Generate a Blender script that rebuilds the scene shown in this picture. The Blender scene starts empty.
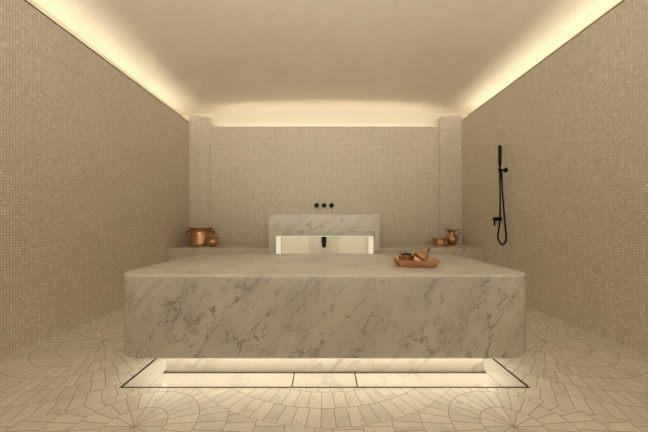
import bpy, bmesh, math, random
from mathutils import Vector, Matrix
random.seed(7)
S = bpy.context.scene
C = bpy.context.scene.collection
PI = math.pi
U = 0.95                      # eye height in metres; most sizes below are multiples of it

# ------------------------------------------------------------ camera, world, exposure
cd = bpy.data.cameras.new('camera'); cam = bpy.data.objects.new('camera', cd); C.objects.link(cam)
cam.location = (0, 0, U); cam.rotation_euler = (PI/2, 0, 0)
cd.lens = 16; cd.sensor_width = 36; cd.shift_y = 7/648; cd.clip_start = 0.02
S.camera = cam
w = bpy.data.worlds.new('world'); S.world = w; w.use_nodes = True
w.node_tree.nodes['Background'].inputs[0].default_value = (0.8, 0.6, 0.4, 1)
w.node_tree.nodes['Background'].inputs[1].default_value = 0.0
S.view_settings.view_transform = 'Standard'; S.view_settings.look = 'None'
S.view_settings.gamma = 1; S.view_settings.exposure = 0.05
S.cycles.max_bounces = 14; S.cycles.diffuse_bounces = 12; S.cycles.glossy_bounces = 4
WARM = (1.0, 0.925, 0.715)
COVE_E, SLAB_E, NICHE_E = 11.6, 10.4, 13.0
# added fill light, unseen behind the camera, aimed up to brighten the room
ld = bpy.data.lights.new('added_fill_light', 'AREA'); ld.shape = 'RECTANGLE'; ld.size = 4.0; ld.size_y = 0.8
ld.energy = 95; ld.color = (1.0, 0.945, 0.79); ld.spread = math.radians(97)
lo = bpy.data.objects.new('added_fill_light', ld); C.objects.link(lo)
lo.location = (0, -1.7, 1.2); lo.rotation_euler = (PI/2 + math.radians(38), 0, 0)

# ------------------------------------------------------------ node helper
class NT:
    def __init__(s, name):
        s.m = bpy.data.materials.new(name); s.m.use_nodes = True
        s.t = s.m.node_tree; s.t.nodes.clear()
        s.out = s.t.nodes.new('ShaderNodeOutputMaterial')
        s.b = s.t.nodes.new('ShaderNodeBsdfPrincipled')
        s.t.links.new(s.b.outputs[0], s.out.inputs[0])
        tc = s.t.nodes.new('ShaderNodeTexCoord'); geo = s.t.nodes.new('ShaderNodeNewGeometry')
        s.pos = geo.outputs['Position']; s.objc = tc.outputs['Object']
    def link(s, a, b): s.t.links.new(a, b)
    def put(s, sock, v):
        if isinstance(v, bpy.types.NodeSocket): s.t.links.new(v, sock)
        else: sock.default_value = v
    def M(s, op, a, b=0.0, c=0.0):
        n = s.t.nodes.new('ShaderNodeMath'); n.operation = op
        s.put(n.inputs[0], a); s.put(n.inputs[1], b); s.put(n.inputs[2], c)
        return n.outputs[0]
    def VM(s, op, a, b=(0, 0, 0), scale=None):
        n = s.t.nodes.new('ShaderNodeVectorMath'); n.operation = op
        s.put(n.inputs[0], a); s.put(n.inputs[1], b)
        if scale is not None: s.put(n.inputs['Scale'], scale)
        return n.outputs[0]
    def xyz(s, v):
        n = s.t.nodes.new('ShaderNodeSeparateXYZ'); s.put(n.inputs[0], v); return n.outputs
    def comb(s, x, y, z=0.0):
        n = s.t.nodes.new('ShaderNodeCombineXYZ')
        s.put(n.inputs[0], x); s.put(n.inputs[1], y); s.put(n.inputs[2], z); return n.outputs[0]
    def noise(s, v, scale, detail=3, rough=0.5, dist=0.0):
        n = s.t.nodes.new('ShaderNodeTexNoise'); s.put(n.inputs['Vector'], v)
        n.inputs['Scale'].default_value = scale; n.inputs['Detail'].default_value = detail
        n.inputs['Roughness'].default_value = rough; n.inputs['Distortion'].default_value = dist
        return n.outputs
    def white(s, v):
        n = s.t.nodes.new('ShaderNodeTexWhiteNoise'); n.noise_dimensions = '3D'
        s.put(n.inputs['Vector'], v); return n.outputs
    def ramp(s, f, stops):
        n = s.t.nodes.new('ShaderNodeValToRGB'); e = n.color_ramp.elements
        while len(e) < len(stops): e.new(0.5)
        for el, (p, c) in zip(e, stops):
            el.position = p; el.color = (c[0], c[1], c[2], 1) if isinstance(c, tuple) else (c, c, c, 1)
        s.put(n.inputs[0], f); return n.outputs[0]
    def mix(s, f, a, b, mode='MIX'):
        n = s.t.nodes.new('ShaderNodeMix'); n.data_type = 'RGBA'; n.blend_type = mode
        s.put(n.inputs['Factor'], f)
        for k, v in ((6, a), (7, b)):
            if isinstance(v, tuple) and len(v) == 3: v = (*v, 1)
            s.put(n.inputs[k], v)
        return n.outputs[2]
    def fin(s, col, rough=0.5, metal=0.0, bump=None, bstr=0.3, bdist=0.01):
        if isinstance(col, tuple) and len(col) == 3: col = (*col, 1)
        s.put(s.b.inputs['Base Color'], col); s.put(s.b.inputs['Roughness'], rough)
        s.put(s.b.inputs['Metallic'], metal)
        if bump is not None:
            n = s.t.nodes.new('ShaderNodeBump'); s.put(n.inputs['Height'], bump)
            n.inputs['Strength'].default_value = bstr; n.inputs['Distance'].default_value = bdist
            s.link(n.outputs[0], s.b.inputs['Normal'])
        return s.m

def marble_col(n, p, light, dark, vein, amount=1.0, scale=1.0):
    """carrara: cloudy ground, broken diagonal grey veins and small dark flecks"""
    rot = n.t.nodes.new('ShaderNodeMapping'); rot.inputs['Rotation'].default_value = (0.25, math.radians(42), 0.3)
    n.put(rot.inputs['Vector'], p)
    st = n.t.nodes.new('ShaderNodeMapping'); st.inputs['Scale'].default_value = (0.7*scale, 1.3*scale, 2.0*scale)
    n.put(st.inputs['Vector'], rot.outputs[0]); q = st.outputs[0]
    cloud = n.ramp(n.noise(q, 2.0, 4, 0.6)[0], [(0.3, 0.0), (0.7, 1.0)])
    col = n.mix(cloud, dark, light)
    d = n.VM('ADD', q, n.VM('SCALE', n.VM('SUBTRACT', n.noise(q, 3.5, 5, 0.62)[1], (0.5, 0.5, 0.5)), scale=0.5))
    v1 = n.M('ABSOLUTE', n.M('SUBTRACT', n.noise(d, 1.9, 3, 0.5)[0], 0.5))
    v1 = n.ramp(v1, [(0.0, 1.0), (0.007, 0.7), (0.035, 0.0)])
    gate = n.ramp(n.noise(q, 3.3, 3, 0.6)[0], [(0.44, 0.0), (0.62, 1.0)])
    v1 = n.M('MULTIPLY', v1, gate)
    v2 = n.M('ABSOLUTE', n.M('SUBTRACT', n.noise(d, 5.5, 4, 0.6)[0], 0.5))
    v2 = n.ramp(v2, [(0.0, 0.7), (0.008, 0.5), (0.04, 0.0)])
    gate2 = n.ramp(n.noise(q, 2.1, 2, 0.5, 0.3)[0], [(0.5, 0.0), (0.66, 1.0)])
    v2 = n.M('MULTIPLY', v2, gate2)
    fl = n.ramp(n.noise(d, 26.0, 2, 0.6)[0], [(0.66, 0.0), (0.74, 0.8)])
    fl = n.M('MULTIPLY', fl, n.ramp(n.noise(q, 4.0, 2)[0], [(0.42, 0.0), (0.6, 1.0)]))
    f = n.M('MINIMUM', n.M('MULTIPLY', n.M('MAXIMUM', n.M('MAXIMUM', v1, v2), fl), amount), 1.0)
    return n.mix(f, col, vein)

def marble(name, light, dark, vein, amount=1.0, rough=0.3, scale=1.0):
    n = NT(name)
    return n.fin(marble_col(n, n.pos, light, dark, vein, amount, scale), rough)

def slab_marble():
    """one block: fine diagonal broken veins and dark flecks through the sides, fainter towards the top"""
    n = NT('slab_marble')
    mp = n.t.nodes.new('ShaderNodeMapping'); mp.inputs['Rotation'].default_value = (0.3, math.radians(52), 0.4)
    n.put(mp.inputs['Vector'], n.pos)
    st = n.t.nodes.new('ShaderNodeMapping'); st.inputs['Scale'].default_value = (0.75, 1.4, 1.7)
    n.put(st.inputs['Vector'], mp.outputs[0]); q = st.outputs[0]
    warp = n.VM('SUBTRACT', n.noise(q, 4.0, 6, 0.68)[1], (0.5, 0.5, 0.5))
    d = n.VM('ADD', q, n.VM('SCALE', warp, scale=0.34))
    cloud = n.ramp(n.noise(d, 2.4, 5, 0.62)[0], [(0.32, 0.0), (0.66, 1.0)])
    col = n.mix(cloud, (0.54, 0.525, 0.495), (0.67, 0.65, 0.60))
    def vein(sc, wd, g0, g1, gs, amp):
        v = n.M('ABSOLUTE', n.M('SUBTRACT', n.noise(d, sc, 4, 0.55)[0], 0.5))
        v = n.ramp(v, [(0.0, amp), (wd, amp*0.6), (wd*3.5, 0.0)])
        return n.M('MULTIPLY', v, n.ramp(n.noise(q, gs, 4, 0.65)[0], [(g0, 0.0), (g1, 1.0)]))
    v = n.M('MAXIMUM', vein(2.6, 0.005, 0.47, 0.60, 2.7, 0.95), vein(6.5, 0.007, 0.47, 0.62, 4.1, 0.8))
    v = n.M('MAXIMUM', v, vein(1.3, 0.0022, 0.42, 0.5, 1.6, 0.9))
    fl = n.ramp(n.noise(d, 34.0, 3, 0.65)[0], [(0.60, 0.0), (0.70, 0.8)])
    fl = n.M('MULTIPLY', fl, n.ramp(n.noise(q, 3.1, 4, 0.6)[0], [(0.40, 0.15), (0.60, 1.0)]))
    v = n.M('MAXIMUM', v, fl)
    z = n.xyz(n.pos)[2]
    v = n.M('MULTIPLY', v, n.ramp(n.M('MULTIPLY', z, 1.0), [(0.615, 0.88), (0.645, 0.3)]))  # veins and flecks weaken near the top
    col = n.mix(v, col, (0.13, 0.125, 0.14))
    m = n.fin(col, 0.24); n.b.inputs['IOR'].default_value = 1.8
    return m

def mosaic(name, ax):
    n = NT(name); P = n.xyz(n.pos); T = 0.0205
    a = n.M('DIVIDE', P[ax], T); b = n.M('DIVIDE', P[2], T)
    ia = n.M('FLOOR', a); ib = n.M('FLOOR', b)
    fa = n.M('FRACT', a); fb = n.M('FRACT', b)
    idv = n.comb(ia, ib, 3.7)
    r = n.white(idv)
    big = n.noise(n.comb(a, b), 0.05, 3, 0.6)[0]
    tone = n.M('ADD', n.M('MULTIPLY', r[0], 0.8), n.M('MULTIPLY', big, 0.28))
    col = n.ramp(tone, [(0.0, (0.36, 0.325, 0.27)), (0.13, (0.62, 0.565, 0.48)),
                        (0.6, (0.70, 0.645, 0.56)), (0.88, (0.76, 0.705, 0.62)), (1.0, (0.90, 0.85, 0.76))])
    da = n.M('SUBTRACT', 0.5, n.M('ABSOLUTE', n.M('SUBTRACT', fa, 0.5)))
    db = n.M('SUBTRACT', 0.5, n.M('ABSOLUTE', n.M('SUBTRACT', fb, 0.5)))
    d = n.M('MINIMUM', da, db)
    g = n.ramp(d, [(0.07, 1.0), (0.13, 0.0)])
    col = n.mix(g, col, (0.46, 0.41, 0.335))
    rough = n.M('ADD', 0.22, n.M('MULTIPLY', n.xyz(r[1])[1], 0.35))
    rough = n.M('MAXIMUM', rough, n.M('MULTIPLY', g, 0.8))
    # each tessera sits at its own slight tilt
    w2 = n.xyz(n.white(n.comb(ib, ia, 9.1))[1])
    tilt = n.M('ADD', n.M('MULTIPLY', n.M('SUBTRACT', w2[0], 0.5), fa), n.M('MULTIPLY', n.M('SUBTRACT', w2[1], 0.5), fb))
    hgt = n.M('ADD', n.M('MULTIPLY', n.M('SUBTRACT', 1.0, g), 0.7), tilt)
    return n.fin(col, rough, 0.0, hgt, 0.5, 0.0015)

def floor_mat():
    """marble setts laid in overlapping scallop fans"""
    n = NT('fan_pattern_floor'); P = n.xyz(n.pos)
    x = n.M('DIVIDE', P[0], U); y = n.M('DIVIDE', P[1], U)
    R, y0, SP, rp = 1.04, 0.385, 1.03, 1.04/7
    def cand(j):
        cy = n.M('ADD', y0, n.M('MULTIPLY', j, SP))
        par = n.M('FLOORED_MODULO', j, 2.0)                 # j=1 row: centres at +-0.95
        off = n.M('MULTIPLY', par, 0.935)
        k = n.M('ROUND', n.M('DIVIDE', n.M('SUBTRACT', x, off), 1.87))
        cx = n.M('ADD', n.M('MULTIPLY', k, 1.87), off)
        dx = n.M('SUBTRACT', x, cx); dy = n.M('SUBTRACT', y, cy)
        r = n.M('SQRT', n.M('ADD', n.M('MULTIPLY', dx, dx), n.M('MULTIPLY', dy, dy)))
        th = n.M('ARCTAN2', dy, dx)
        return cx, cy, r, th
    j1 = n.M('FLOOR', n.M('DIVIDE', n.M('ADD', n.M('SUBTRACT', y, y0), R), SP))
    A = cand(j1); B = cand(n.M('SUBTRACT', j1, 1.0))
    useB = n.M('GREATER_THAN', A[2], R)
    pick = [n.M('ADD', n.M('MULTIPLY', useB, b), n.M('MULTIPLY', n.M('SUBTRACT', 1.0, useB), a)) for a, b in zip(A, B)]
    cx, cy, r, th = pick
    ring = n.M('FLOOR', n.M('DIVIDE', r, rp)); rf = n.M('FRACT', n.M('DIVIDE', r, rp))
    cnt = n.M('ADD', 14.0, n.M('MULTIPLY', ring, 12.0))
    t = n.M('MULTIPLY', n.M('ADD', n.M('DIVIDE', th, 2*PI), n.M('MULTIPLY', ring, 0.137)), cnt)
    ti = n.M('FLOOR', t); tf = n.M('FRACT', t)
    dr = n.M('MULTIPLY', n.M('SUBTRACT', 0.5, n.M('ABSOLUTE', n.M('SUBTRACT', rf, 0.5))), rp*U)
    dt = n.M('MULTIPLY', n.M('SUBTRACT', 0.5, n.M('ABSOLUTE', n.M('SUBTRACT', tf, 0.5))), n.M('DIVIDE', n.M('MULTIPLY', r, 2*PI*U), cnt))
    d = n.M('MINIMUM', dr, dt)
    g = n.ramp(n.M('MULTIPLY', d, 100), [(0.12, 1.0), (0.26, 0.0)])   # metres -> centimetres
    rnd = n.white(n.comb(n.M('ADD', ti, n.M('MULTIPLY', cx, 31.0)), ring, cy))
    sh = n.VM('ADD', n.pos, n.VM('SCALE', rnd[1], scale=6.0))
    col = marble_col(n, sh, (0.76, 0.72, 0.645), (0.67, 0.63, 0.56), (0.46, 0.43, 0.38), 0.7, 2.2)
    col = n.mix(1.0, col, n.ramp(rnd[0], [(0.0, 0.91), (1.0, 1.03)]), 'MULTIPLY')
    col = n.mix(g, col, (0.36, 0.30, 0.21))
    rough = n.M('ADD', n.M('MULTIPLY', g, 0.4), n.M('ADD', 0.34, n.M('MULTIPLY', n.noise(n.pos, 9, 3)[0], 0.18)))
    return n.fin(col, rough, 0.0, n.M('SUBTRACT', 1.0, g), 0.3, 0.001)

def plaster():
    n = NT('ceiling_plaster')
    a = n.noise(n.pos, 2.2, 6, 0.65, 0.6)[0]; b = n.noise(n.pos, 11, 5, 0.6, 0.4)[0]
    f = n.M('ADD', n.M('MULTIPLY', a, 0.7), n.M('MULTIPLY', b, 0.3))
    col = n.ramp(f, [(0.3, (0.68, 0.62, 0.53)), (0.7, (0.75, 0.69, 0.60))])
    return n.fin(col, 0.62, 0.0, f, 0.55, 0.015)

def simple(name, col, rough, metal=0.0, bump=0.0, bscale=60):
    n = NT(name)
    v = n.noise(n.objc, bscale, 2)[0]
    c = n.mix(n.M('MULTIPLY', v, 0.25), col, tuple(x*0.75 for x in col))
    return n.fin(c, rough, metal, v if bump else None, bump, 0.002)

def emit(name, strength, col=WARM):
    m = bpy.data.materials.new(name); m.use_nodes = True; t = m.node_tree; t.nodes.clear()
    o = t.nodes.new('ShaderNodeOutputMaterial'); e = t.nodes.new('ShaderNodeEmission')
    e.inputs[0].default_value = (*col, 1); e.inputs[1].default_value = strength
    t.links.new(e.outputs[0], o.inputs[0]); return m

M_side = mosaic('mosaic_side', 1); M_back = mosaic('mosaic_back', 0)
M_floor = floor_mat(); M_plaster = plaster()
M_slab = slab_marble()
M_block = marble('bench_marble', (0.62, 0.585, 0.52), (0.52, 0.49, 0.435), (0.25, 0.23, 0.20), 0.9, 0.3, 1.3)
M_pale = marble('pale_marble', (0.74, 0.69, 0.61), (0.64, 0.595, 0.52), (0.36, 0.33, 0.29), 0.7, 0.3)
M_panel = marble('polished_panel', (0.67, 0.635, 0.565), (0.61, 0.575, 0.51), (0.45, 0.42, 0.37), 0.6, 0.12)
M_cove = simple('cove_paint', (0.80, 0.75, 0.66), 0.7)
M_cream = simple('cream_niche_panel', (0.80, 0.745, 0.64), 0.35)
M_dim = simple('darkened_wall', (0.08, 0.065, 0.05), 0.7)
M_trim = simple('bronze_edge_trim', (0.16, 0.12, 0.08), 0.4, 0.6)
M_gap_shade = simple('gap_shade', (0.045, 0.033, 0.022), 0.5, 0.2)
M_dark = simple('dark_gap', (0.02, 0.016, 0.012), 0.8)
M_black = simple('black_metal', (0.010, 0.008, 0.007), 0.42)
M_black.node_tree.nodes['Principled BSDF'].inputs['Specular IOR Level'].default_value = 0.1
M_copper = simple('hammered_copper', (0.66, 0.37, 0.215), 0.30, 1.0, 0.35, 45)
M_copper_d = simple('aged_copper', (0.36, 0.20, 0.12), 0.38, 1.0, 0.3, 60)
M_fruit = simple('dark_fruit', (0.018, 0.011, 0.012), 0.35)
M_cove_led = emit('cove_led', COVE_E); M_slab_led = emit('slab_led', SLAB_E); M_niche_led = emit('niche_led', NICHE_E); M_glow = emit('niche_glow', 0.8, (1, .88, .64))

# ------------------------------------------------------------ mesh helpers
def obj(name, bm, m, parent=None, smooth=False, loc=None):
    bmesh.ops.recalc_face_normals(bm, faces=bm.faces)
    me = bpy.data.meshes.new(name); bm.to_mesh(me); bm.free()
    me.materials.append(m)
    if smooth:
        for p in me.polygons: p.use_smooth = True
        me.set_sharp_from_angle(angle=math.radians(38))
    o = bpy.data.objects.new(name, me); C.objects.link(o)
    if parent: o.parent = parent
    if loc: o.location = loc
    return o
def struct(name, bm, m, smooth=False):
    o = obj(name, bm, m, None, smooth); o['kind'] = 'structure'; return o
def tag(o, label, cat, group=None):
    o['label'] = label; o['category'] = cat
    if group: o['group'] = group
    return o
def thing(name, label, cat, loc, rz=0, group=None):
    o = bpy.data.objects.new(name, None); C.objects.link(o); o.empty_display_size = 0.1
    o.location = loc; o.rotation_euler = (0, 0, rz); return tag(o, label, cat, group)
def box(bm, x0, x1, y0, y1, z0, z1):
    v = [bm.verts.new((x, y, z)) for z in (z0, z1) for y in (y0, y1) for x in (x0, x1)]
    for f in ((0, 1, 3, 2), (4, 6, 7, 5), (0, 4, 5, 1), (2, 3, 7, 6), (0, 2, 6, 4), (1, 5, 7, 3)):
        bm.faces.new([v[i] for i in f])
    return bm
def bx(*a): return box(bmesh.new(), *a)
def bevel(bm, r=0.004, seg=2):
    bmesh.ops.bevel(bm, geom=list(bm.edges), offset=r, segments=seg, profile=0.5, affect='EDGES', clamp_overlap=True); return bm
def rrect(x0, x1, y0, y1, r, n=12):
    pts = []
    for cx, cy, a0 in ((x1-r, y1-r, 0), (x0+r, y1-r, 90), (x0+r, y0+r, 180), (x1-r, y0+r, 270)):
        for k in range(n+1):
            a = math.radians(a0 + 90*k/n); pts.append((cx + r*math.cos(a), cy + r*math.sin(a)))
    return pts
def loft(bm, loops, cap=True):
    rows = [[bm.verts.new(p) for p in L] for L in loops]
    for a, b in zip(rows, rows[1:]):
        for i in range(len(a)):
            j = (i+1) % len(a); bm.faces.new((a[i], a[j], b[j], b[i]))
    if cap: bm.faces.new(rows[0][::-1]); bm.faces.new(rows[-1])
    return bm
def rounded_slab(x0, x1, y0, y1, z0, z1, r, eb, et):
    loops = []; e = eb
    for k in range(5):
        a = PI/2*k/4; i = e*(1-math.sin(a)); loops.append([(x, y, z0 + e*(1-math.cos(a))) for x, y in rrect(x0+i, x1-i, y0+i, y1-i, r-i)])
    e = et
    for k in range(5):
        a = PI/2*k/4; i = e*(1-math.cos(a)); loops.append([(x, y, z1 - e + e*math.sin(a)) for x, y in rrect(x0+i, x1-i, y0+i, y1-i, r-i)])
    return loft(bmesh.new(), loops)
def lathe(prof, n=40, rib=0.0, ribs=0, M=None):
    """profile (r,z) from outside bottom round to inside; rib scallops the wall"""
    bm = bmesh.new(); rows = []
    for r, z in prof:
        if r < 1e-6: rows.append([bm.verts.new((0, 0, z))]); continue
        rows.append([bm.verts.new(((r*(1+rib*abs(math.cos(ribs*PI*k/n))) if ribs else r)*math.cos(2*PI*k/n),
                                   (r*(1+rib*abs(math.cos(ribs*PI*k/n))) if ribs else r)*math.sin(2*PI*k/n), z)) for k in range(n)])
    for a, b in zip(rows, rows[1:]):
        for i in range(n):
            j = (i+1) % n
            if len(a) == 1 and len(b) == 1: continue
            if len(a) == 1: bm.faces.new((a[0], b[j], b[i]))
            elif len(b) == 1: bm.faces.new((a[i], a[j], b[0]))
            else: bm.faces.new((a[i], a[j], b[j], b[i]))
    if M: bmesh.ops.transform(bm, matrix=M, verts=bm.verts)
    return bm
def tube(pts, r, n=10, bm=None, sub=8):
    bm = bm or bmesh.new(); P = [Vector(p) for p in pts]
    rr = r if isinstance(r, (list, tuple)) else [r]*len(P)
    if len(P) > 2:                                  # Catmull-Rom
        Q, RR = [], []
        for i in range(len(P)-1):
            a, b, c, d = P[max(i-1, 0)], P[i], P[i+1], P[min(i+2, len(P)-1)]
            for k in range(sub):
                t = k/sub
                Q.append(0.5*((2*b) + (c-a)*t + (2*a-5*b+4*c-d)*t*t + (3*b-a-3*c+d)*t**3)); RR.append(rr[i]*(1-t)+rr[i+1]*t)
        Q.append(P[-1]); RR.append(rr[-1])
    else: Q, RR = P, rr
    nrm = None; rows = []
    for i, p in enumerate(Q):
        t = (Q[min(i+1, len(Q)-1)] - Q[max(i-1, 0)]).normalized()
        if nrm is None: nrm = t.orthogonal().normalized()
        else: nrm = (nrm - t*nrm.dot(t)).normalized()
        bn = t.cross(nrm)
        rows.append([bm.verts.new(p + (nrm*math.cos(2*PI*k/n) + bn*math.sin(2*PI*k/n))*RR[i]) for k in range(n)])
    for a, b in zip(rows, rows[1:]):
        for i in range(n):
            j = (i+1) % n; bm.faces.new((a[i], a[j], b[j], b[i]))
    bm.faces.new(rows[0][::-1]); bm.faces.new(rows[-1]); return bm
def cyl(p0, p1, r, n=28, e=0.0):
    d = Vector(p1)-Vector(p0); L = d.length; e = e or min(r, L)*0.12
    M = Matrix.Translation(p0) @ Vector((0, 0, 1)).rotation_difference(d.normalized()).to_matrix().to_4x4()
    return lathe([(0, 0), (r-e, 0), (r, e), (r, L-e), (r-e, L), (0, L)], n, M=M)

# ------------------------------------------------------------ room shell
XL, XR = -2.38*U, 2.43*U
YB, YW, YP = -2.0, 5.115*U, 5.08*U        # front wall, back wall face, pier face
ZL, ZR, ZB = 2.78*U, 2.81*U, 2.715*U     # tops of the walls (the cove lip)
CV = 0.25*U                              # cove width
XP0, XP1 = -1.917, 1.937
sx0, sx1 = -1.243, 1.254             # slab
sy0, sy1, sz0, sz1 = 1.7625*U, 3.0*U, 0.160*U, 0.682*U
rx0, rx1, ry0, ry1 = -1.238*U, 1.248*U, 1.754*U, 3.01*U     # floor recess round the plinth
px0, px1, py0, py1 = -1.062*U, 1.072*U, 1.934*U, 2.83*U     # plinth

# floor with a sunken recess where the drain covers lie
bm = bmesh.new(); TH = 0.15
for a in ((XL-.3, rx0, YB-.3, YW+.6), (rx1, XR+.3, YB-.3, YW+.6), (rx0, rx1, YB-.3, ry0), (rx0, rx1, ry1, YW+.6)):
    box(bm, a[0], a[1], a[2], a[3], -TH, 0)
struct('floor', bm, M_floor)
struct('trim_1', bx(rx0, rx1, ry0, ry1, -TH, -0.032), M_dark)

WT = 0.06
struct('wall_left', bx(XL-WT, XL, YB, YW+WT, 0, ZL-.012), M_side)
struct('wall_right', bx(XR, XR+WT, YB, YW+WT, 0, ZR-.012), M_side)
struct('wall_back', bx(XP0-.02, XP1+.02, YW, YW+WT, 0, ZB-.008), M_back)
struct('wall_front', bx(XL, XR, YB-WT, YB, 0, ZR), M_dim)  # unseen wall, colour darkened so less light bounces onto the slab front
for nm, xa, xb in (('wall_back_left', XL, XP0), ('wall_back_right', XR, XP1)):   # corner piers, slanted heads
    bm = bmesh.new(); zi, zo = 2.865*U, 2.92*U
    L = [(xa, YP), (xb, YP), (xb, YW+WT), (xa, YW+WT)]
    loft(bm, [[(x, y, 0) for x, y in L], [(x, y, zi if x == xb else zo) for x, y in L]])
    struct(nm, bm, M_back)
struct('trim_2', bx(XL-WT, XL+.002, YB, YP, ZL-.012, ZL), M_trim)
struct('trim_3', bx(XR-.002, XR+WT, YB, YP, ZR-.012, ZR), M_trim)
struct('trim_4', bx(XP0, XP1, YW-.002, YW+WT, ZB-.008, ZB), M_cove)

# cove trough behind the lips
CXL, CXR, CYB, CYW = XL-CV, XR+CV, YB-CV, YW+CV
bm = bmesh.new(); zt = ZB-0.19; zl = ZL-0.078; zr = ZR-0.078
box(bm, CXL, XL-WT, CYB, CYW, zl-.05, zl); box(bm, XR+WT, CXR, CYB, CYW, zr-.05, zr)
box(bm, XL-WT, XR+WT, YW+WT, CYW, zt-.05, zt); box(bm, XL-WT, XR+WT, CYB, YB-WT, zt-.05, zt)
struct('trim_5', bm, M_cove)
bm = bmesh.new(); zc = 3.3*U
box(bm, CXL-.08, CXL, CYB-.08, CYW+.08, zt-.1, zc); box(bm, CXR, CXR+.08, CYB-.08, CYW+.08, zt-.1, zc)
box(bm, CXL, CXR, CYW, CYW+.08, zt-.1, zc); box(bm, CXL, CXR, CYB-.08, CYB, zt-.1, zc)
struct('trim_6', bm, M_cove)
# shallow barrel-vaulted ceiling
bm = bmesh.new(); N = 48; up, dn = [], []
for k in range(N+1):
    x = CXL-.08 + (CXR-CXL+.16)*k/N; q = (x-(CXL+CXR)/2)/(CXR)
    z = 3.11*U - 0.10*U*q*q
    dn.append((x, z)); up.append((x, z+.25))
loop = dn + up[::-1]
loft(bm, [[(x, CYB-.08, z) for x, z in loop], [(x, CYW+.08, z) for x, z in loop]])
struct('ceiling', bm, M_plaster, True)

# light strips in the troughs
def strip(a, label):
    tag(obj('light_strip', bx(*a), M_cove_led), label, 'light strip', None)
so = 0.085
strip((XL-WT-so-.03, XL-WT-so, YB, YW, zl, zl+.015), 'warm light strip hidden in the cove above the left wall')
strip((XR+WT+so, XR+WT+so+.03, YB, YW, zr, zr+.015), 'warm light strip hidden in the cove above the right wall')
strip((XP0, XP1, YW+WT+so, YW+WT+so+.03, zt, zt+.015), 'warm light strip hidden in the cove above the back wall')
strip((XL, XR, YB-WT-so-.03, YB-WT-so, zt, zt+.015), 'warm light strip in the cove behind the camera')

# ------------------------------------------------------------ drain covers round the plinth
g = 0.007
zc0, zc1 = -0.032, -0.0005
ix0, ix1, iy0 = px0-.013, px1+.013, py0-.013
cov = [((ix0, -0.197*U-g/2, ry0+g, iy0), 'long polished marble floor panel at the left end before the plinth'),
       ((-0.197*U+g/2, 0.205*U-g/2, ry0+g, iy0), 'short polished marble floor panel in the middle before the plinth'),
       ((0.205*U+g/2, ix1, ry0+g, iy0), 'long polished marble floor panel at the right end before the plinth'),
       ((rx0+g, ix0-.003, ry0+g, ry1-g), 'polished marble floor panel running back along the left side of the plinth'),
       ((ix1+.003, rx1-g, ry0+g, ry1-g), 'polished marble floor panel running back along the right side of the plinth'),
       ((ix0, ix1, py1+.013, ry1-g), 'polished marble floor panel behind the plinth')]
for (a, b, c, d), lab in cov:
    tag(obj('floor_panel', bevel(bx(a, b, c, d, zc0, zc1), .0015, 1), M_panel), lab, 'floor panel', 'marble floor panels round the plinth')

def frame(nm, x0, x1, y0, y1, t, z0, z1):  # dark strips standing in for the shade in the gaps round the panels
    bm = bmesh.new()
    for a in ((x0, x1, y0, y0+t), (x0, x1, y1-t, y1), (x0, x0+t, y0+t, y1-t), (x1-t, x1, y0+t, y1-t)): box(bm, *a, z0, z1)
    return struct(nm, bm, M_gap_shade)
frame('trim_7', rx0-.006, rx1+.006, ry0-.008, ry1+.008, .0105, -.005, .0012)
frame('trim_8', px0-.014, px1+.014, py0-.016, py1+.014, .011, -.004, .0008)

# ------------------------------------------------------------ the great slab
t = thing('massage_slab', 'huge grey veined marble slab with rounded corners on a lit plinth', 'stone slab', ((sx0+sx1)/2, (sy0+sy1)/2, -0.032))
ox, oy, oz = t.location
def rel(a): return (a[0]-ox, a[1]-ox, a[2]-oy, a[3]-oy, a[4]-oz, a[5]-oz)
o = obj('slab', rounded_slab(*rel((sx0, sx1, sy0, sy1, sz0, sz1)), 0.165, 0.028, 0.016), M_slab, t, True)
o = obj('plinth', bevel(bx(*rel((px0, px1, py0, py1, -0.032, sz0))), .004), M_pale, t)
o['label'] = 'pale marble plinth set back under the slab'
e0, e1 = 0.052, 0.074                     # strip distance outside the plinth
for a in ((px0-e1, px1+e1, py0-e1, py0-e0), (px0-e1, px1+e1, py1+e0, py1+e1),
          (px0-e1, px0-e0, py0-e0, py1+e0), (px1+e0, px1+e1, py0-e0, py1+e0)):
    obj('light_strip', bx(*rel((*a, sz0-.010, sz0))), M_slab_led, t)

# ------------------------------------------------------------ benches and fountain
BZ, BY = 0.62*U, 4.377*U
FX0, FX1, FY, FZ = -0.827*U, 0.834*U, 4.30*U, 1.128*U
tag(obj('stone_bench', bevel(bx(XL+.001, FX0-.002, BY, YP-.001, 0, BZ), .006), M_block), 'pale marble bench along the back wall left of the fountain', 'bench', 'marble benches')
tag(obj('stone_bench', bevel(bx(FX1+.002, XR-.001, BY, YP-.001, 0, BZ), .006), M_block), 'pale marble bench along the back wall right of the fountain', 'bench', 'marble benches')
t = thing('wall_fountain', 'raised pale marble fountain block with a glowing niche at the back wall', 'fountain', (0, FY, 0))
NX0, NX1, NYB, NZT, NZB = -0.721*U, 0.742*U, 4.83*U, 0.806*U, 0.40*U
def rf(*a): return bevel(bx(a[0], a[1], a[2]-FY, a[3]-FY, a[4], a[5]), .003)
bm = rf(FX0, FX1, FY, YW-.001, NZT+.06, FZ); box(bm, FX0, FX1, 0, .04, NZT, NZT+.06)
for a in ((FX0, NX0, FY+.04, YW-.001, 0, NZT+.06), (NX1, FX1, FY+.04, YW-.001, 0, NZT+.06), (FX0, NX0, FY, FY+.04, 0, NZT), (NX1, FX1, FY, FY+.04, 0, NZT), (NX0, NX1, FY, YW-.001, 0, NZB), (NX0, NX1, NYB, YW-.001, NZB, NZT+.06)):
    box(bm, a[0], a[1], a[2]-FY, a[3]-FY, a[4], a[5])
obj('body', bm, M_block, t)
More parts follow.
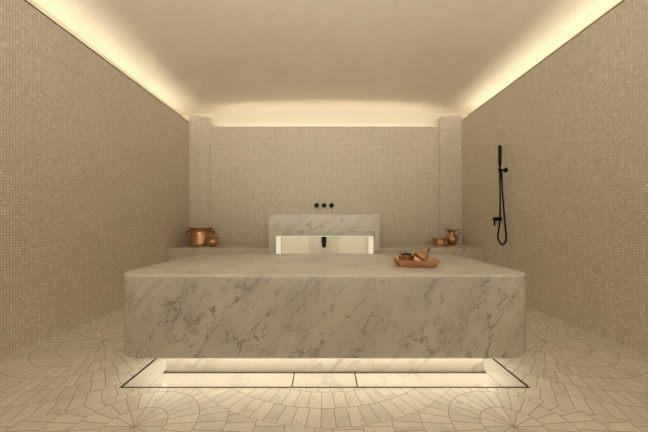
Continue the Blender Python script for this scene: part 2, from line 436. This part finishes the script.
jx = [NX0+.004, -0.245*U, 0.235*U, 0.70*U, NX1-.004]
obj('niche_panel', rf(jx[0], jx[1]-.004, NYB-.012, NYB, NZB, NZT+.055), M_cream, t)
o = obj('niche_panel', rf(jx[1], jx[2], NYB-.03, NYB, NZB, NZT+.055), M_pale, t); o['label'] = 'veined marble middle panel of the niche'
obj('niche_panel', rf(jx[2]+.004, jx[3]-.003, NYB-.012, NYB, NZB, NZT+.055), M_cream, t)
obj('niche_panel', rf(jx[3], jx[4], NYB-.012, NYB, NZB, NZT+.055), M_cream, t)
obj('light_strip', rf(NX0+.01, NX1-.01, FY+.045, FY+.06, NZT-.011, NZT+.001), M_glow, t)
obj('light_strip', rf(NX0+.01, NX1-.01, FY+.065, FY+.09, NZT+.045, NZT+.057), M_niche_led, t)
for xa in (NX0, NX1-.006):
    obj('reveal_glow', rf(xa, xa+.006, FY+.05, NYB-.045, NZB+.01, NZT+.05), M_glow, t)  # side reveals made to glow, in place of light falling on them
# spout in the niche
sp = thing('water_spout', 'black curved water spout hanging inside the glowing niche', 'spout', (0.0, NYB-.03, 0.735*U))
obj('wall_plate', cyl((0, 0, 0), (0, -.012, 0), .034), M_black, sp, True)
obj('spout', tube([(0, -.01, 0), (0, -.06, .012), (0, -.115, .004), (0, -.135, -.045), (0, -.138, -.12)], [.034, .038, .039, .034, .027], 18), M_black, sp, True)
obj('nozzle', cyl((0, -.138, -.118), (0, -.138, -.128), .016), M_copper_d, sp, True)

# three wall taps above
ZK = 1.312*U
for k, (x, lab) in enumerate(((-7.3/55.5*U, 'left round black wall tap above the fountain'), (0.05/55.5*U, 'middle round black wall tap above the fountain'), (7.4/55.5*U, 'right round black wall tap above the fountain'))):
    t = thing('wall_tap', lab, 'tap', (x, YW, ZK), 0, 'black taps above the fountain')
    obj('wall_plate', cyl((0, 0, 0), (0, -.010, 0), .040), M_black, t, True)
    obj('knob', cyl((0, -.008, 0), (0, -.055, 0), .030), M_black, t, True)
    if k != 1: obj('lever', cyl((0, -.045, -.02), (0, -.045, -.072), .0055), M_black, t, True)

# ------------------------------------------------------------ hand shower on the right wall
s75 = 75.0/U
def wp(px, py, off): return (XR-off, 288/s75, U + (223-py)/s75)     # spot on the right wall
YS = 288/s75
def ys(px, off): return 288*(XR-off)/(px-324.0)                      # depth for a given column
def zs(py, y): return U + (223-py)*y/288
t = thing('hand_shower', 'slim black hand shower with looping hose on the right wall', 'shower', (XR, YS, zs(170, YS)))
zb = t.location.z
obj('wall_plate', cyl((0, 0, 0), (-.014, 0, 0), .032), M_black, t, True)
obj('bracket', tube([(-.01, 0, 0), (-.06, 0, 0), (-.098, 0, 0)], .013, 14), M_black, t, True)
hz = [zs(p, YS)-zb for p in (145.8, 168.5)]
obj('handset', lathe([(0, hz[1]), (.011, hz[1]), (.014, hz[1]+.03), (.020, hz[1]+.05), (.020, hz[0]-.004), (.016, hz[0]), (0, hz[0])], 24, M=Matrix.Translation((-.088, -.012, 0))), M_black, t, True)
obj('holder_ring', cyl((-.088, -.012, -.018), (-.088, -.012, .018), .021), M_black, t, True)
def hp(px, py, off=.06):
    return (-off, (XR-off)*288/(px-324.0)-YS, zs(py, (XR-off)*288/(px-324.0))-zb)
def hy(dy, py, off): return (-off, dy, (223-py)*(YS+dy)/288+U-zb)
pts = [(-.088, -.012, hz[1]+.005), hy(-.012, 180, .088), hy(-.015, 205, .086), hy(0.0, 224, .085), hy(.03, 236, .088), hy(.01, 242.5, .075),
       hy(-.03, 244.6, .06), hy(-.07, 241, .05), hy(-.075, 234, .05), hy(-.05, 220, .052), hy(-.02, 195, .058), (-.062, -.004, -.05), (-.062, 0, -.008)]
obj('hose', tube(pts, .0098, 10), M_black, t, True)
t2 = thing('shower_valve', 'small black lever shower valve below the hand shower', 'valve', (XR, 288*XR/(500.5-324), 0))
yv = t2.location.y; t2.location.z = zs(219, yv)
obj('wall_plate', cyl((0, 0, 0), (-.012, 0, 0), .034), M_black, t2, True)
obj('body', cyl((-.008, 0, 0), (-.092, 0, 0), .025), M_black, t2, True)
obj('lever', cyl((-.078, 0, 0), (-.078, 0, -.088), .011), M_black, t2, True)

# ------------------------------------------------------------ copper ware
def place(px, py, ztop):          # foot point of a thing standing on height ztop
    y = 288*(U-ztop)/(py-223); return ((px-324)*y/288, y, ztop+.0006)

# big copper cauldron
L = place(200.8, 245.6, BZ)
t = thing('copper_cauldron', 'large copper cauldron with wide rim and two ear handles on left bench', 'pot', L, math.radians(8))
pf = [(0, 0), (.160, 0), (.178, .010), (.184, .030), (.178, .065), (.167, .11), (.158, .16), (.154, .20), (.156, .225), (.168, .244), (.186, .256)]
inn = [(.184, .262), (.164, .248), (.150, .225), (.148, .20), (.153, .15), (.166, .09), (.174, .04), (.16, .012), (0, .008)]
t.scale = (1, 1, 1.07)
obj('body', lathe(pf + inn, 56), M_copper, t, True)
bm = bmesh.new(); tube([(.186*math.cos(a), .186*math.sin(a), .259) for a in [2*PI*k/24 for k in range(25)]], .0055, 8, bm, 2)
obj('rim', bm, M_copper_d, t, True)
for s in (-1, 1):
    obj('handle', tube([(s*.158, -.045, .215), (s*.186, -.044, .222), (s*.200, -.03, .205), (s*.204, 0, .180), (s*.200, .03, .205), (s*.186, .044, .222), (s*.158, .045, .215)], .0075, 8), M_copper_d, t, True)

# small pot in front of it
L = place(212.9, 246.8, BZ)
t = thing('copper_pot', 'small round bellied copper pot in front of the cauldron', 'pot', L)
pf = [(0, 0), (.046, 0), (.050, .006), (.046, .016), (.062, .028), (.082, .052), (.086, .075), (.076, .100), (.064, .116), (.066, .130), (.082, .146)]
inn = [(.079, .149), (.061, .133), (.059, .116), (.071, .098), (.080, .075), (.072, .045), (.03, .03), (0, .028)]
obj('body', lathe(pf+inn, 40), M_copper, t, True)
for s in (-1, 1):
    obj('handle', tube([(s*.064, 0, .118), (s*.088, 0, .130), (s*.096, 0, .112), (s*.080, 0, .088)], .0045, 8), M_copper_d, t, True)
obj('foot', lathe([(0, 0), (.050, 0), (.052, .006), (.048, .014), (0, .014)], 32), M_copper_d, t, True)

# ribbed bowl and ewer on the right bench
L = place(440.0, 245.65, BZ)
t = thing('copper_bowl', 'low ribbed copper bowl beside the jug on the right bench', 'bowl', L)
pf = [(0, 0), (.098, 0), (.112, .006), (.118, .03), (.119, .07), (.116, .098), (.122, .114)]
inn = [(.118, .117), (.110, .10), (.112, .05), (.10, .014), (0, .01)]
obj('body', lathe(pf+inn, 96, 0.05, 8), M_copper, t, True)
bm = bmesh.new(); tube([(.125*math.cos(a), .125*math.sin(a), .116) for a in [2*PI*k/24 for k in range(25)]], .0045, 8, bm, 2)
obj('rim', bm, M_copper_d, t, True)
L = (2.095, 4.712, BZ+.0006)
t = thing('copper_jug', 'tall copper jug with swan spout and curled handle on right bench', 'jug', L)
pf = [(0, 0), (.058, 0), (.062, .008), (.050, .018), (.068, .034), (.096, .062), (.104, .088), (.094, .118), (.070, .150), (.050, .178), (.044, .202), (.048, .222), (.058, .238)]
inn = [(.055, .240), (.043, .222), (.039, .202), (.046, .176), (.066, .146), (.09, .115), (.098, .088), (.08, .05), (0, .03)]
bm = lathe([(a*.92, b) for a, b in pf+inn], 48)
for v in bm.verts:                # lip drawn out and up into the spout on the left
    z = v.co.z
    if z > .185:
        k = (z-.185)/.055; c = max(0, -v.co.x/max(.001, math.hypot(v.co.x, v.co.y)))**2.2
        v.co.x -= .085*k*k*c; v.co.z += .058*k*k*c; v.co.y *= 1-.45*k*c
obj('body', bm, M_copper, t, True)
obj('handle', tube([(.046, 0, .212), (.066, 0, .240), (.098, 0, .252), (.124, 0, .232), (.128, 0, .198), (.112, 0, .160), (.092, 0, .136), (.086, 0, .118)], [.006, .0065, .007, .007, .0065, .006, .006, .007], 10), M_copper_d, t, True)
obj('foot', lathe([(0, 0), (.062, 0), (.064, .006), (.054, .016), (0, .016)], 32), M_copper_d, t, True)

# tray on the slab with bowl, fruit and lid
L = place(415.3, 266.4, sz1); y_t = L[1] + .015
t = thing('copper_tray', 'shallow angular copper tray with flared sides on the marble slab', 'tray', ((415.3-324)*y_t/288, y_t, sz1+.0006), math.radians(-8))
TX, TY, TZ = t.location
def octo(hx, hy, c, z): return [(hx-c, -hy, z), (hx, -hy+c, z), (hx, hy-c, z), (hx-c, hy, z), (-hx+c, hy, z), (-hx, hy-c, z), (-hx, -hy+c, z), (-hx+c, -hy, z)]
bm = bmesh.new()
loft(bm, [octo(.122, .062, .022, 0), octo(.128, .068, .024, .004), octo(.158, .092, .036, .046), octo(.161, .095, .036, .047),
          octo(.160, .094, .036, .050), octo(.154, .089, .034, .048), octo(.124, .064, .022, .007), octo(.118, .060, .022, .005)])
obj('body', bm, M_copper, t)
def ontray(dx, dy): return (TX+dx, TY+dy, TZ+.0056)
bp = ontray(-.060, .012)
t = thing('spice_bowl', 'small copper bowl holding dark fruit on the copper tray', 'bowl', bp)
pf = [(0, 0), (.044, 0), (.050, .004), (.053, .02), (.053, .055), (.056, .068), (.060, .071)]
inn = [(.058, .073), (.050, .068), (.048, .05), (.046, .012), (0, .008)]
obj('body', lathe(pf+inn, 64, 0.035, 7), M_copper, t, True)
# dark fruit, one by one
def fruit_mesh():
    bm = bmesh.new(); bmesh.ops.create_uvsphere(bm, u_segments=12, v_segments=8, radius=.0078)
    for v in bm.verts: v.co.z *= .85; v.co += Vector((random.uniform(-1, 1), random.uniform(-1, 1), random.uniform(-1, 1)))*.0006
    return bm
proto = None; lab = 'small dark dried fruit heaped in the copper bowl on the tray'
spots = []
for lay, (n, r, z) in enumerate(((11, .0375, .064), (7, .0215, .0665), (1, 0, .068), (8, .029, .0775), (4, .012, .0795))):
    for k in range(n):
        a = 2*PI*(k+.37*lay)/n; spots.append((bp[0]+r*math.cos(a), bp[1]+r*math.sin(a), bp[2]+z))
for p in spots:
    if proto is None:
        proto = obj('dried_fruit', fruit_mesh(), M_fruit, None, True); tag(proto, lab, 'fruit', 'dark fruit in the copper bowl'); f = proto
    else: f = proto.copy(); C.objects.link(f)
    f.location = p; f.rotation_euler = (random.random()*.3, random.random()*.3, random.random()*6)
# leaning lid: rim on the tray at right, resting against the bowl at left
t = thing('bowl_lid', 'pointed copper lid with finial leaning against the small bowl', 'lid', ontray(.046, -.010))
ang = math.radians(40)
M = Matrix.Translation((-.006, 0, .049)) @ Matrix.Rotation(ang, 4, 'Y') @ Matrix.Scale(1.13, 4)
pf = [(.056, -.006), (.059, 0), (.057, .006), (.046, .014), (.034, .026), (.022, .040), (.011, .050), (.007, .056)]
inn = [(0, .054), (.016, .040), (.030, .024), (.042, .012), (.053, .002), (.056, -.006)]
obj('body', lathe(pf+inn, 40, M=M), M_copper, t, True)
obj('finial', lathe([(.0072, .053), (.0065, .058), (.0105, .062), (.0055, .066), (.0048, .073), (.0078, .078), (.006, .083), (0, .085)], 20, M=M), M_copper_d, t, True)
